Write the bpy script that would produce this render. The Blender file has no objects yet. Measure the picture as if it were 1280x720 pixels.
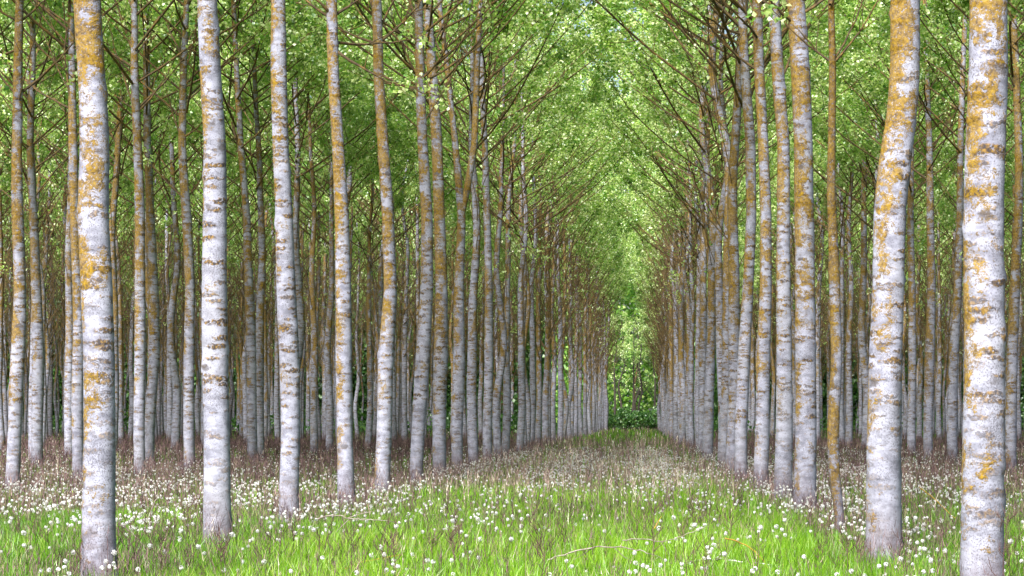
import bpy, math, random
import numpy as np
from mathutils import Vector

SEED = 11
random.seed(SEED)
rng = np.random.default_rng(SEED)
PI = math.pi
scene = bpy.context.scene
COL = scene.collection

# ---------------------------------------------------------------- camera model
F, CX, CY, EYE = 3300.0, 795.0, 520.0, 1.65      # focal length in photo pixels, vanishing point, eye height


def mpx(D):
    return D / F


# ---------------------------------------------------------------- mesh helpers
class MB:
    """collects tubes, leaves and blades; build() links them as ONE mesh object"""

    def __init__(self):
        self.v, self.f, self.m, self.a, self.n = [], [], [], [], 0

    def add(self, verts, faces, mat=0, attr=None):
        verts = np.asarray(verts, dtype=np.float32).reshape(-1, 3)
        faces = np.asarray(faces, dtype=np.int32)
        self.v.append(verts)
        self.f.append(faces + self.n)
        self.m.append(np.full(len(faces), mat, dtype=np.int32))
        if attr is None:
            attr = np.zeros(len(verts), dtype=np.float32)
        self.a.append(np.asarray(attr, dtype=np.float32))
        self.n += len(verts)

    def tube(self, pts, rad, segs=6, mat=0, attr=0.0, wob=None, cap=True):
        pts = np.asarray(pts, dtype=float)
        rad = np.asarray(rad, dtype=float)
        n = len(pts)
        t = np.gradient(pts, axis=0)
        t /= np.linalg.norm(t, axis=1)[:, None] + 1e-9
        ref = np.array([0.0, 1.0, 0.0]) if abs(t[:, 1]).mean() < 0.8 else np.array([1.0, 0, 0])
        u = np.cross(t, ref)
        u /= np.linalg.norm(u, axis=1)[:, None] + 1e-9
        w = np.cross(t, u)
        ang = np.linspace(0, 2 * PI, segs, endpoint=False)
        r = rad[:, None] * np.ones((1, segs))
        if wob is not None:
            r = r * wob
        V = (pts[:, None, :] + r[..., None] * (np.cos(ang)[None, :, None] * u[:, None, :] + np.sin(ang)[None, :, None] * w[:, None, :]))
        V = V.reshape(-1, 3)
        i = np.arange(n - 1)[:, None] * segs
        j = np.arange(segs)[None, :]
        k = (j + 1) % segs
        fc = np.stack([i + j, i + segs + j, i + segs + k, i + k], axis=-1).reshape(-1, 4)
        self.add(V, fc, mat, np.full(len(V), attr))
        if cap:
            e = (n - 1) * segs
            if segs >= 4:
                c = [[e, e + segs // 4, e + segs // 2, e + (3 * segs) // 4]]
                self.add(V[[0]] * 0 + V[-1], np.zeros((0, 4), dtype=np.int32), mat)

    def mesh(self, name, mats):
        me = bpy.data.meshes.new(name)
        V = np.concatenate(self.v) if self.v else np.zeros((0, 3), np.float32)
        quads = [f for f in self.f]
        loops = np.concatenate([f.reshape(-1) for f in quads])
        sizes = np.concatenate([np.full(len(f), f.shape[1], dtype=np.int32) for f in quads])
        starts = np.zeros(len(sizes), dtype=np.int32)
        starts[1:] = np.cumsum(sizes)[:-1]
        me.vertices.add(len(V))
        me.vertices.foreach_set('co', V.reshape(-1))
        me.loops.add(len(loops))
        me.loops.foreach_set('vertex_index', loops.astype(np.int32))
        me.polygons.add(len(sizes))
        me.polygons.foreach_set('loop_start', starts)
        me.polygons.foreach_set('loop_total', sizes)
        me.polygons.foreach_set('material_index', np.concatenate(self.m))
        me.polygons.foreach_set('use_smooth', np.ones(len(sizes), dtype=bool))
        at = me.attributes.new('vary', 'FLOAT', 'POINT')
        at.data.foreach_set('value', np.concatenate(self.a))
        me.update(calc_edges=True)
        for m in mats:
            me.materials.append(m)
        return me


def link(name, me, parent=None, loc=(0, 0, 0)):
    o = bpy.data.objects.new(name, me)
    COL.objects.link(o)
    o.location = loc
    if parent is not None:
        o.parent = parent
    return o


def tag(o, label=None, cat=None, group=None, kind=None):
    if label:
        o['label'] = label
    if cat:
        o['category'] = cat
    if group:
        o['group'] = group
    if kind:
        o['kind'] = kind
    return o


def empty(name, loc):
    o = bpy.data.objects.new(name, None)
    o.empty_display_size = 0.3
    COL.objects.link(o)
    o.location = loc
    return o


def leaves(mb, P, size, mat, flat=0.5, va=(0, 1), tone=None):
    """folded leaf blades (two triangles sharing the midrib) centred on the points P"""
    n = len(P)
    if n == 0:
        return
    P = np.asarray(P, float)
    d = rng.normal(size=(n, 3))
    d[:, 2] -= flat * 0.8
    d /= np.linalg.norm(d, axis=1)[:, None]
    nr = rng.normal(size=(n, 3))
    nr[:, 2] += flat * 1.5
    s = np.cross(d, nr)
    s /= np.linalg.norm(s, axis=1)[:, None] + 1e-9
    nn = np.cross(s, d)
    L = size * rng.uniform(0.65, 1.25, n)[:, None]
    a = P - d * L * 0.5
    b = P + s * L * 0.45 - d * L * 0.08 + nn * L * 0.12
    c = P + d * L * 0.55
    e = P - s * L * 0.45 - d * L * 0.08 + nn * L * 0.12
    V = np.stack([a, b, c, e], axis=1).reshape(-1, 3)
    i = np.arange(n)[:, None] * 4
    f = np.concatenate([i + np.array([[0, 1, 2]]), i + np.array([[0, 2, 3]])])
    a0 = rng.uniform(va[0], va[1], n) if tone is None else np.clip(tone + rng.normal(0.12, 0.16, n), 0, 1)
    mb.add(V, f, mat, np.repeat(a0, 4))


# ---------------------------------------------------------------- materials
def new_mat(name):
    m = bpy.data.materials.new(name)
    m.use_nodes = True
    nt = m.node_tree
    nt.nodes.clear()
    return m, nt


class G:
    """small node graph builder"""

    def __init__(self, nt):
        self.nt = nt

    def n(self, t, **kw):
        x = self.nt.nodes.new(t)
        for k, v in kw.items():
            setattr(x, k, v)
        return x

    def put(self, sock, v):
        if isinstance(v, bpy.types.NodeSocket):
            self.nt.links.new(v, sock)
        elif v is not None:
            sock.default_value = v

    def math(self, op, a, b=None, c=None, clamp=False):
        x = self.n('ShaderNodeMath', operation=op)
        x.use_clamp = clamp
        self.put(x.inputs[0], a)
        if b is not None:
            self.put(x.inputs[1], b)
        if c is not None:
            self.put(x.inputs[2], c)
        return x.outputs[0]

    def vmath(self, op, a, b=None):
        x = self.n('ShaderNodeVectorMath', operation=op)
        self.put(x.inputs[0], a)
        if b is not None:
            self.put(x.inputs[1], b)
        return x.outputs[0]

    def mix(self, fac, a, b, blend='MIX'):
        x = self.n('ShaderNodeMix', data_type='RGBA', blend_type=blend)
        self.put(x.inputs[0], fac)
        for s, v in ((x.inputs[6], a), (x.inputs[7], b)):
            if isinstance(v, tuple) and len(v) == 3:
                v = v + (1,)
            self.put(s, v)
        return x.outputs[2]

    def noise(self, vec, scale, detail=2.0, rough=0.5, dist=0.0):
        x = self.n('ShaderNodeTexNoise')
        self.put(x.inputs['Vector'], vec)
        x.inputs['Scale'].default_value = scale
        x.inputs['Detail'].default_value = detail
        x.inputs['Roughness'].default_value = rough
        x.inputs['Distortion'].default_value = dist
        return x.outputs[0]

    def voro(self, vec, scale, feature='F1'):
        x = self.n('ShaderNodeTexVoronoi', feature=feature)
        self.put(x.inputs['Vector'], vec)
        x.inputs['Scale'].default_value = scale
        return x

    def step(self, v, lo, hi, t0=0.0, t1=1.0):
        x = self.n('ShaderNodeMapRange', interpolation_type='SMOOTHSTEP')
        self.put(x.inputs[0], v)
        self.put(x.inputs[1], lo)
        self.put(x.inputs[2], hi)
        x.inputs[3].default_value = t0
        x.inputs[4].default_value = t1
        return x.outputs[0]

    def ramp(self, fac, stops):
        x = self.n('ShaderNodeValToRGB')
        self.put(x.inputs[0], fac)
        r = x.color_ramp
        while len(r.elements) < len(stops):
            r.elements.new(0.5)
        for e, (p, c) in zip(r.elements, stops):
            e.position = p
            e.color = tuple(c) + (1,)
        return x.outputs[0]


def bark_material(name='poplar_bark', lichen_add=0.0, tone=1.0):
    m, nt = new_mat(name)
    g = G(nt)
    tc = g.n('ShaderNodeTexCoord')
    oi = g.n('ShaderNodeObjectInfo')
    rnd = oi.outputs['Random']
    off = g.n('ShaderNodeCombineXYZ')
    g.put(off.inputs[0], g.math('MULTIPLY', rnd, 37.0))
    g.put(off.inputs[1], g.math('MULTIPLY', rnd, 91.0))
    g.put(off.inputs[2], g.math('MULTIPLY', rnd, 53.0))
    P0 = tc.outputs['Object']
    P = g.vmath('ADD', P0, off.outputs[0])
    sep = g.n('ShaderNodeSeparateXYZ')
    g.put(sep.inputs[0], P0)
    z = sep.outputs[2]
    warp = g.n('ShaderNodeTexNoise')
    g.put(warp.inputs['Vector'], P)
    warp.inputs['Scale'].default_value = 14.0
    warp.inputs['Detail'].default_value = 3.0
    wv = g.vmath('MULTIPLY', g.vmath('SUBTRACT', warp.outputs['Color'], (0.5, 0.5, 0.5)), (0.16, 0.16, 0.10))
    Pw = g.vmath('ADD', P, wv)
    # pale bark with grey clouding
    cloud = g.noise(g.vmath('MULTIPLY', P, (1, 1, 1.7)), 5.0, 5, 0.65)
    base = g.mix(g.step(cloud, 0.36, 0.68), (0.285, 0.288, 0.355), (0.140, 0.140, 0.178))
    big = g.noise(P, 0.9, 2)
    base = g.mix(g.math('MULTIPLY', g.step(big, 0.45, 0.72), 0.35), base, (0.27, 0.27, 0.29))
    # fine dark speckling
    sp = g.noise(g.vmath('MULTIPLY', P, (1, 1, 0.8)), 88.0, 3, 0.65)
    spm = g.noise(P, 3.3, 3)
    thr = g.math('SUBTRACT', 0.70, g.math('MULTIPLY', spm, 0.28))
    speck = g.math('MULTIPLY', g.step(sp, thr, g.math('ADD', thr, 0.05)), 0.72)
    base = g.mix(speck, base, (0.085, 0.08, 0.095))
    # short horizontal rings and crescents
    v1 = g.voro(g.vmath('MULTIPLY', Pw, (2.0, 2.0, 9.0)), 1.0)
    dash = g.step(v1.outputs['Distance'], 0.36, 0.22)
    v2 = g.voro(g.vmath('MULTIPLY', Pw, (2.8, 2.8, 14.0)), 1.0)
    dash2 = g.step(v2.outputs['Distance'], 0.38, 0.26)
    brk = g.step(g.noise(P, 26.0, 3, 0.7), 0.36, 0.48)
    dashes = g.math('MULTIPLY', g.math('MAXIMUM', dash, g.math('MULTIPLY', dash2, 0.8)), brk)
    dashes = g.math('MULTIPLY', dashes, g.step(g.math('ADD', z, g.math('MULTIPLY', g.noise(P, 1.3, 2), 3.0)), 1.4, 4.0, 0.25, 1.0))
    # lichen: scarce at the foot, more with height; the amount differs from tree to tree
    hgt = g.step(z, 0.8, 6.2)
    rr = g.math('FRACT', g.math('MULTIPLY', rnd, 17.31))
    lev = g.math('SUBTRACT', g.math('ADD', g.math('MULTIPLY', hgt, 0.142), g.math('MULTIPLY', rr, 0.055)), 0.050)
    lev = g.math('ADD', lev, lichen_add)
    pn = g.noise(g.vmath('MULTIPLY', Pw, (1.6, 1.6, 1.1)), 2.3, 4, 0.66)
    pf = g.noise(g.vmath('MULTIPLY', Pw, (1, 1, 2.0)), 13.0, 4, 0.72)
    pat = g.math('ADD', g.math('MULTIPLY', pn, 0.78), g.math('MULTIPLY', pf, 0.30))
    pat = g.math('ADD', pat, lev)
    nsep = g.n('ShaderNodeSeparateXYZ')
    g.put(nsep.inputs[0], tc.outputs['Normal'])
    pat = g.math('SUBTRACT', pat, g.math('MULTIPLY', nsep.outputs[0], 0.055))
    grain = g.noise(P, 70.0, 3, 0.7)
    pat = g.math('ADD', pat, g.math('MULTIPLY', g.math('SUBTRACT', grain, 0.5), 0.24))
    lich = g.step(pat, 0.625, 0.70)
    lich = g.math('MULTIPLY', lich, g.step(g.noise(P, 48.0, 2, 0.7), 0.28, 0.44))
    lcol = g.ramp(g.noise(P, 21.0, 3, 0.7), [(0.30, (0.040, 0.021, 0.004)), (0.5, (0.165, 0.096, 0.004)), (0.72, (0.29, 0.180, 0.006))])
    dcol = g.ramp(g.noise(P, 34.0, 2), [(0.40, (0.022, 0.014, 0.010)), (0.52, (0.080, 0.044, 0.008)), (0.64, (0.20, 0.110, 0.007))])
    c = g.mix(g.math('MULTIPLY', dashes, 0.90), base, dcol)
    c = g.mix(g.math('MULTIPLY', lich, 0.90), c, lcol)
    # branch scars: a few dark eyes
    v3 = g.voro(g.vmath('MULTIPLY', Pw, (1.7, 1.7, 2.6)), 1.0)
    scar = g.step(v3.outputs['Distance'], 0.15, 0.07)
    c = g.mix(g.math('MULTIPLY', scar, 0.8), c, (0.07, 0.06, 0.06))
    # dirty foot
    foot = g.math('MULTIPLY', g.step(z, 0.95, 0.10), g.step(g.noise(g.vmath('MULTIPLY', P, (1, 1, 0.35)), 12.0, 4, 0.7), 0.30, 0.58))
    c = g.mix(g.math('MULTIPLY', foot, 0.75), c, (0.095, 0.070, 0.078))
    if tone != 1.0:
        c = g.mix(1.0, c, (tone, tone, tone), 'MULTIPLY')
    b = g.n('ShaderNodeBsdfPrincipled')
    g.put(b.inputs['Base Color'], c)
    b.inputs['Roughness'].default_value = 0.85
    b.inputs['Specular IOR Level'].default_value = 0.2
    bh = g.math('ADD', g.math('MULTIPLY', pf, 0.5), g.math('ADD', g.math('MULTIPLY', lich, 0.5), g.math('MULTIPLY', dashes, 0.6)))
    bh = g.math('SUBTRACT', bh, g.math('MULTIPLY', speck, 0.4))
    bp = g.n('ShaderNodeBump')
    bp.inputs['Strength'].default_value = 0.55
    bp.inputs['Distance'].default_value = 0.012
    g.put(bp.inputs['Height'], bh)
    g.put(b.inputs['Normal'], bp.outputs[0])
    out = g.n('ShaderNodeOutputMaterial')
    g.put(out.inputs[0], b.outputs[0])
    return m


def branch_material():
    m, nt = new_mat('branch_bark')
    g = G(nt)
    tc = g.n('ShaderNodeTexCoord')
    c = g.ramp(g.noise(tc.outputs['Object'], 7.0, 4, 0.7), [(0.30, (0.030, 0.020, 0.012)), (0.5, (0.075, 0.048, 0.018)), (0.68, (0.20, 0.115, 0.025))])
    b = g.n('ShaderNodeBsdfPrincipled')
    g.put(b.inputs['Base Color'], c)
    b.inputs['Roughness'].default_value = 0.9
    out = g.n('ShaderNodeOutputMaterial')
    g.put(out.inputs[0], b.outputs[0])
    return m


def foliage_material(name, stops, trans=0.5, gloss=0.06, posnoise=0.0, coord='Object', tint=None):
    m, nt = new_mat(name)
    g = G(nt)
    at = g.n('ShaderNodeAttribute', attribute_name='vary')
    f = at.outputs['Fac']
    if posnoise:
        tc = g.n('ShaderNodeTexCoord')
        nz = g.noise(tc.outputs[coord], 0.45, 3, 0.6)
        f = g.math('ADD', g.math('MULTIPLY', f, 1 - posnoise), g.math('MULTIPLY', g.step(nz, 0.25, 0.75), posnoise))
    c = g.ramp(f, stops)
    d = g.n('ShaderNodeBsdfDiffuse')
    g.put(d.inputs[0], c)
    t = g.n('ShaderNodeBsdfTranslucent')
    g.put(t.inputs[0], g.mix(1.0, c, tint or (0.98, 1.2, 0.55), 'MULTIPLY'))
    ms = g.n('ShaderNodeMixShader')
    ms.inputs[0].default_value = trans
    g.put(ms.inputs[1], d.outputs[0])
    g.put(ms.inputs[2], t.outputs[0])
    gl = g.n('ShaderNodeBsdfGlossy')
    gl.inputs['Roughness'].default_value = 0.45
    gl.inputs['Color'].default_value = (0.9, 0.95, 0.9, 1)
    m2 = g.n('ShaderNodeMixShader')
    m2.inputs[0].default_value = gloss
    g.put(m2.inputs[1], ms.outputs[0])
    g.put(m2.inputs[2], gl.outputs[0])
    out = g.n('ShaderNodeOutputMaterial')
    g.put(out.inputs[0], m2.outputs[0])
    return m


def plain_material(name, stops, scale=9.0, rough=0.9, attr=False):
    m, nt = new_mat(name)
    g = G(nt)
    if attr:
        f = g.n('ShaderNodeAttribute', attribute_name='vary').outputs['Fac']
    else:
        tc = g.n('ShaderNodeTexCoord')
        f = g.noise(tc.outputs['Object'], scale, 4, 0.7)
    b = g.n('ShaderNodeBsdfPrincipled')
    g.put(b.inputs['Base Color'], g.ramp(f, stops))
    b.inputs['Roughness'].default_value = rough
    b.inputs['Specular IOR Level'].default_value = 0.2
    out = g.n('ShaderNodeOutputMaterial')
    g.put(out.inputs[0], b.outputs[0])
    return m


BARK = bark_material()
BARK_RICH = bark_material('lichen_rich_bark', 0.032)
BARK_PALE = bark_material('clean_pale_bark', -0.035)
BRANCH = branch_material()
BARK_SHADE = bark_material('shade_darkened_bark', 0.01, 0.7)  # poplar bark darkened in colour to paint the shade deep in the wood
LEAF = foliage_material('young_leaf', [(0.0, (0.06, 0.20, 0.028)), (0.40, (0.20, 0.38, 0.06)), (0.75, (0.47, 0.58, 0.16)), (1.0, (0.68, 0.72, 0.38))], 0.55, 0.09)
BUSH_AND_SHADE = foliage_material('bush_and_shade_leaf', [(0.0, (0.02, 0.07, 0.015)), (0.6, (0.05, 0.14, 0.025)), (1.0, (0.13, 0.24, 0.05))], 0.4, 0.05)  # dark green of bushes; also paints shade into the far wood
FARLEAF = foliage_material('far_wood_leaf', [(0.0, (0.08, 0.20, 0.03)), (0.6, (0.20, 0.38, 0.07)), (1.0, (0.45, 0.56, 0.16))], 0.5, 0.03)
GRASS = foliage_material('meadow_grass', [(0.0, (0.022, 0.075, 0.005)), (0.4, (0.105, 0.245, 0.007)), (0.75, (0.22, 0.40, 0.013)), (1.0, (0.46, 0.45, 0.14))], 0.45, 0.03, 0.3)
WEED = plain_material('dry_weed', [(0.0, (0.040, 0.022, 0.022)), (0.45, (0.125, 0.078, 0.080)), (0.7, (0.28, 0.20, 0.16)), (1.0, (0.74, 0.68, 0.58))], attr=True)
STALK = plain_material('dead_stalk_skin', [(0.3, (0.035, 0.020, 0.018)), (0.55, (0.085, 0.048, 0.042)), (0.75, (0.20, 0.14, 0.10))], 6.0)
PUFF = foliage_material('dandelion_down', [(0.0, (0.58, 0.57, 0.55)), (1.0, (0.80, 0.80, 0.79))], 0.45, 0.02, tint=(1, 1, 1))
STEM = plain_material('flower_stem', [(0.3, (0.10, 0.20, 0.04)), (0.7, (0.24, 0.22, 0.10))], 8.0)
DEADWOOD = plain_material('weathered_deadwood', [(0.3, (0.08, 0.06, 0.05)), (0.5, (0.21, 0.18, 0.15)), (0.7, (0.36, 0.33, 0.28))], 11.0)
DARKBARK = plain_material('dark_bark', [(0.3, (0.020, 0.017, 0.014)), (0.7, (0.06, 0.05, 0.04))], 6.0)
LICHENWOOD = plain_material('lichened_deadwood', [(0.36, (0.035, 0.028, 0.022)), (0.5, (0.11, 0.09, 0.07)), (0.58, (0.62, 0.62, 0.58))], 9.0)
YELLOW = plain_material('yellow_dry_stem', [(0.3, (0.22, 0.12, 0.015)), (0.7, (0.40, 0.26, 0.04))], 9.0)


def ground_material():
    m, nt = new_mat('meadow_soil')
    g = G(nt)
    tc = g.n('ShaderNodeTexCoord')
    P = tc.outputs['Object']
    a = g.ramp(g.noise(P, 2.2, 5, 0.7), [(0.3, (0.030, 0.040, 0.014)), (0.5, (0.060, 0.110, 0.022)), (0.7, (0.12, 0.17, 0.04))])
    w = g.ramp(g.noise(P, 3.1, 5, 0.7), [(0.3, (0.030, 0.022, 0.018)), (0.6, (0.10, 0.075, 0.060)), (0.75, (0.17, 0.13, 0.10))])
    c = g.mix(g.step(g.noise(P, 0.23, 3), 0.42, 0.62), a, w)
    b = g.n('ShaderNodeBsdfPrincipled')
    g.put(b.inputs['Base Color'], c)
    b.inputs['Roughness'].default_value = 1.0
    b.inputs['Specular IOR Level'].default_value = 0.1
    out = g.n('ShaderNodeOutputMaterial')
    g.put(out.inputs[0], b.outputs[0])
    return m


# ---------------------------------------------------------------- ground
gm = MB()
S = 900.0
gm.add([[-S, -200, 0], [S, -200, 0], [S, 1400, 0], [-S, 1400, 0]], [[0, 1, 2, 3]])
ground = link('ground', gm.mesh('ground', [ground_material()]))
tag(ground, kind='structure')


# ---------------------------------------------------------------- poplar building blocks
def smooth_noise(n, k, amp):
    """n samples of a smooth 1-D wander with k control points"""
    c = rng.normal(0, amp, k)
    x = np.linspace(0, k - 1, n)
    i = np.clip(x.astype(int), 0, k - 2)
    t = x - i
    t = t * t * (3 - 2 * t)
    return c[i] * (1 - t) + c[i + 1] * t


def trunk_mesh(name, zs, xs, ys, rs, mat, segs=14):
    n = len(zs)
    mb = MB()
    wob = np.ones((n, segs))
    for k in range(3):
        ph = rng.uniform(0, 2 * PI)
        wob += 0.018 * np.sin((k + 1) * np.linspace(0, 2 * PI, segs, endpoint=False)[None, :] + ph + smooth_noise(n, 9, 1.2)[:, None])
    # knots: small swellings where boughs were shed
    for _ in range(int(zs[-1] * 1.3)):
        i0 = rng.uniform(1.0, zs[-1])
        a0 = rng.uniform(0, 2 * PI)
        da = np.angle(np.exp(1j * (np.linspace(0, 2 * PI, segs, endpoint=False) - a0)))
        wob += 0.15 * np.exp(-((zs - i0) / 0.06)[:, None] ** 2) * np.exp(-(da / 0.5)[None, :] ** 2)
    wob += rng.normal(0, 0.013, wob.shape)
    mb.tube(np.stack([xs, ys, zs], axis=1), rs, segs, 0, wob=wob)
    return mb.mesh(name, [mat])


def bough_path(z0, az, L, inc0, inc1, n=9, wander=0.05):
    t = np.linspace(0, 1, n)
    inc = inc0 + (inc1 - inc0) * t
    a = az + smooth_noise(n, 4, 0.18)
    st = L / (n - 1)
    d = np.stack([np.cos(inc) * np.cos(a), np.cos(inc) * np.sin(a), np.sin(inc)], axis=1) * st
    p = np.concatenate([[[0, 0, 0]], np.cumsum(d[:-1], axis=0)])
    p += rng.normal(0, wander * st, p.shape) * t[:, None]
    p[:, 2] += z0
    return p


def bough(mb, path, r0, leaf_n, leaf_size, twigs=6, leaf_from=0.45, twig_len=1.2, segs=5, va=(0, 1)):
    """one bough with side twigs; leaves gather round the outer twigs"""
    n = len(path)
    t = np.linspace(0, 1, n)
    mb.tube(path, r0 * (1 - 0.86 * t) + 0.003, segs, 0)
    pts = []
    for k in range(twigs):
        s = rng.uniform(0.22, 0.97)
        i = s * (n - 1)
        i0 = int(min(i, n - 2))
        p0 = path[i0] + (path[i0 + 1] - path[i0]) * (i - i0)
        d0 = path[i0 + 1] - path[i0]
        d0 = d0 / np.linalg.norm(d0)
        d = d0 * 0.8 + rng.normal(0, 0.55, 3) + np.array([0, 0, 0.25])
        d /= np.linalg.norm(d)
        L = twig_len * rng.uniform(0.5, 1.2) * (1.1 - 0.5 * s)
        m = 5
        q = [p0]
        for j in range(m - 1):
            d = d + rng.normal(0, 0.13, 3) + np.array([0, 0, 0.06])
            d /= np.linalg.norm(d)
            q.append(q[-1] + d * L / (m - 1))
        q = np.array(q)
        rt = r0 * (1 - 0.86 * s) * 0.5 + 0.002
        mb.tube(q, np.linspace(rt, 0.0025, m), 4, 0)
        if s > leaf_from:
            pts.append(q)
    if leaf_n:
        pts.append(path[int(n * 0.7):])
        P = []
        nc = max(1, leaf_n // 6)
        for _ in range(nc):
            q = pts[rng.integers(len(pts))]
            x = rng.uniform(0.15, 1) * (len(q) - 1)
            i0 = int(min(x, len(q) - 2))
            P.append(q[i0] + (q[i0 + 1] - q[i0]) * (x - i0))
        P = np.array(P) + rng.normal(0, 0.10, (nc, 3))
        tone = np.repeat(rng.uniform(0.18, 0.95, nc), 6)
        P = np.repeat(P, 6, axis=0) + rng.normal(0, leaf_size * 0.8, (nc * 6, 3))
        leaves(mb, P, leaf_size, 1, tone=tone)


TREE_H = 20.0


def crown_mesh(idx, nb=34, dens=0.85, top=0.42):
    """boughs, twigs and leaves of the upper crown, 9.5 m to 20.5 m"""
    mb = MB()
    az = rng.uniform(0, 2 * PI)
    for k in range(nb):
        u = (k + rng.uniform(0, 1)) / nb
        z0 = 9.7 + 9.8 * u
        az += 2.4 + rng.normal(0, 0.35)
        L = (6.7 * (1 - u) ** 0.7 + 0.9) * rng.uniform(0.8, 1.15)
        p = bough_path(z0, az, L, math.radians(rng.uniform(28, 46)), math.radians(rng.uniform(46, 70)))
        ln = int(dens * 1150 * (0.35 + 0.65 * min(1.0, L / 4.5)) * (0.6 if u < 0.15 else (1.0 if u < 0.42 else top)))
        bough(mb, p, 0.006 + 0.0034 * L, ln, 0.105, twigs=11, leaf_from=0.33 if u > 0.12 else 0.5, twig_len=1.5)
    return mb.mesh('poplar_crown', [BRANCH, LEAF])


CROWNS = [crown_mesh(i) for i in range(4)]
SPARSE = [crown_mesh(i, nb=24, dens=0.36) for i in range(3)]
DENSE = [crown_mesh(i, nb=36, dens=1.15, top=2.6) for i in range(3)]


def low_bough_mesh(z0, az, L=None, r0=None, leaf=22, inc=None):
    L = L or rng.uniform(2.6, 4.6)
    i0 = math.radians(rng.uniform(44, 66)) if inc is None else inc
    p = bough_path(0.0, az, L, i0, i0 + math.radians(rng.uniform(8, 24)), n=10)
    mb = MB()
    bough(mb, p, r0 or rng.uniform(0.009, 0.018), int(leaf * rng.uniform(0.5, 1.5)), 0.10, twigs=rng.integers(5, 10), leaf_from=0.6, twig_len=1.3)
    return mb.mesh('poplar_bough', [BRANCH, LEAF])


# straight-grown prototypes for the trees further in: a trunk, nine low boughs and a crown
PROTO = []
for k in range(8):
    zs = np.concatenate([np.linspace(-0.1, 1.0, 10), np.linspace(1.2, TREE_H, 80)])
    n = len(zs)
    fade = np.clip(zs / 3.0, 0, 1)
    xs = smooth_noise(n, 8, 0.10) * fade + rng.normal(0, 0.012) * zs
    ys = smooth_noise(n, 8, 0.10) * fade
    r = 0.168 * (1 - zs / (TREE_H + 0.8)) ** 0.85 + 0.012
    r += 0.045 * np.exp(-np.clip(zs, 0, 9) / 0.18)
    r *= rng.uniform(0.92, 1.08)
    tm = trunk_mesh('poplar_trunk', zs, xs, ys, r, (BARK, BARK_RICH, BARK, BARK_PALE)[k % 4], 11)
    bs = []
    az = rng.uniform(0, 6)
    for j in range(9):
        z0 = 5.6 + 0.6 * j + rng.uniform(-0.3, 0.3)
        az += 2.4 + rng.normal(0, 0.4)
        me = low_bough_mesh(z0, az)
        bs.append((me, (float(np.interp(z0, zs, xs)), float(np.interp(z0, zs, ys)), z0)))
    cx, cy = float(np.interp(13, zs, xs)), float(np.interp(13, zs, ys))
    PROTO.append((tm, bs, CROWNS[k % 4], (cx, cy, 0)))

far_merged = {}


def merged_crown(k, inner):
    """for trees too small in the picture to show single boughs: low boughs inside the crown mesh"""
    key = (k, inner)
    if key not in far_merged:
        tm, bs, cr, co = PROTO[k]
        mb = MB()
        az = rng.uniform(0, 6)
        for j in range(18):
            z0 = 4.8 + 0.36 * j + rng.uniform(-0.3, 0.3)
            az += 2.4 + rng.normal(0, 0.4)
            p = bough_path(z0, az, rng.uniform(3.0, 5.5), math.radians(rng.uniform(44, 64)), math.radians(rng.uniform(62, 80)))
            bough(mb, p, rng.uniform(0.014, 0.030), 12, 0.10, twigs=11, leaf_from=0.6, twig_len=1.5)
        az = rng.uniform(0, 6)
        nb = 28
        for q in range(nb):
            u = (q + rng.uniform(0, 1)) / nb
            z0 = 10.4 + 9.2 * u
            az += 2.4 + rng.normal(0, 0.35)
            L = (6.4 * (1 - u) ** 0.7 + 0.9) * rng.uniform(0.8, 1.15)
            st = 14 if u < 0.3 and not inner else 0
            p = bough_path(z0, az, L, math.radians(rng.uniform(30, 48) + st), math.radians(rng.uniform(48, 70) + st * 0.7))
            bough(mb, p, 0.006 + 0.0036 * L, 520 if u < 0.4 else (1250 if inner else 420), 0.14, twigs=7, leaf_from=0.33, twig_len=1.5)
        far_merged[key] = mb.mesh('poplar_crown', [BRANCH, LEAF])
    return far_merged[key]


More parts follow.
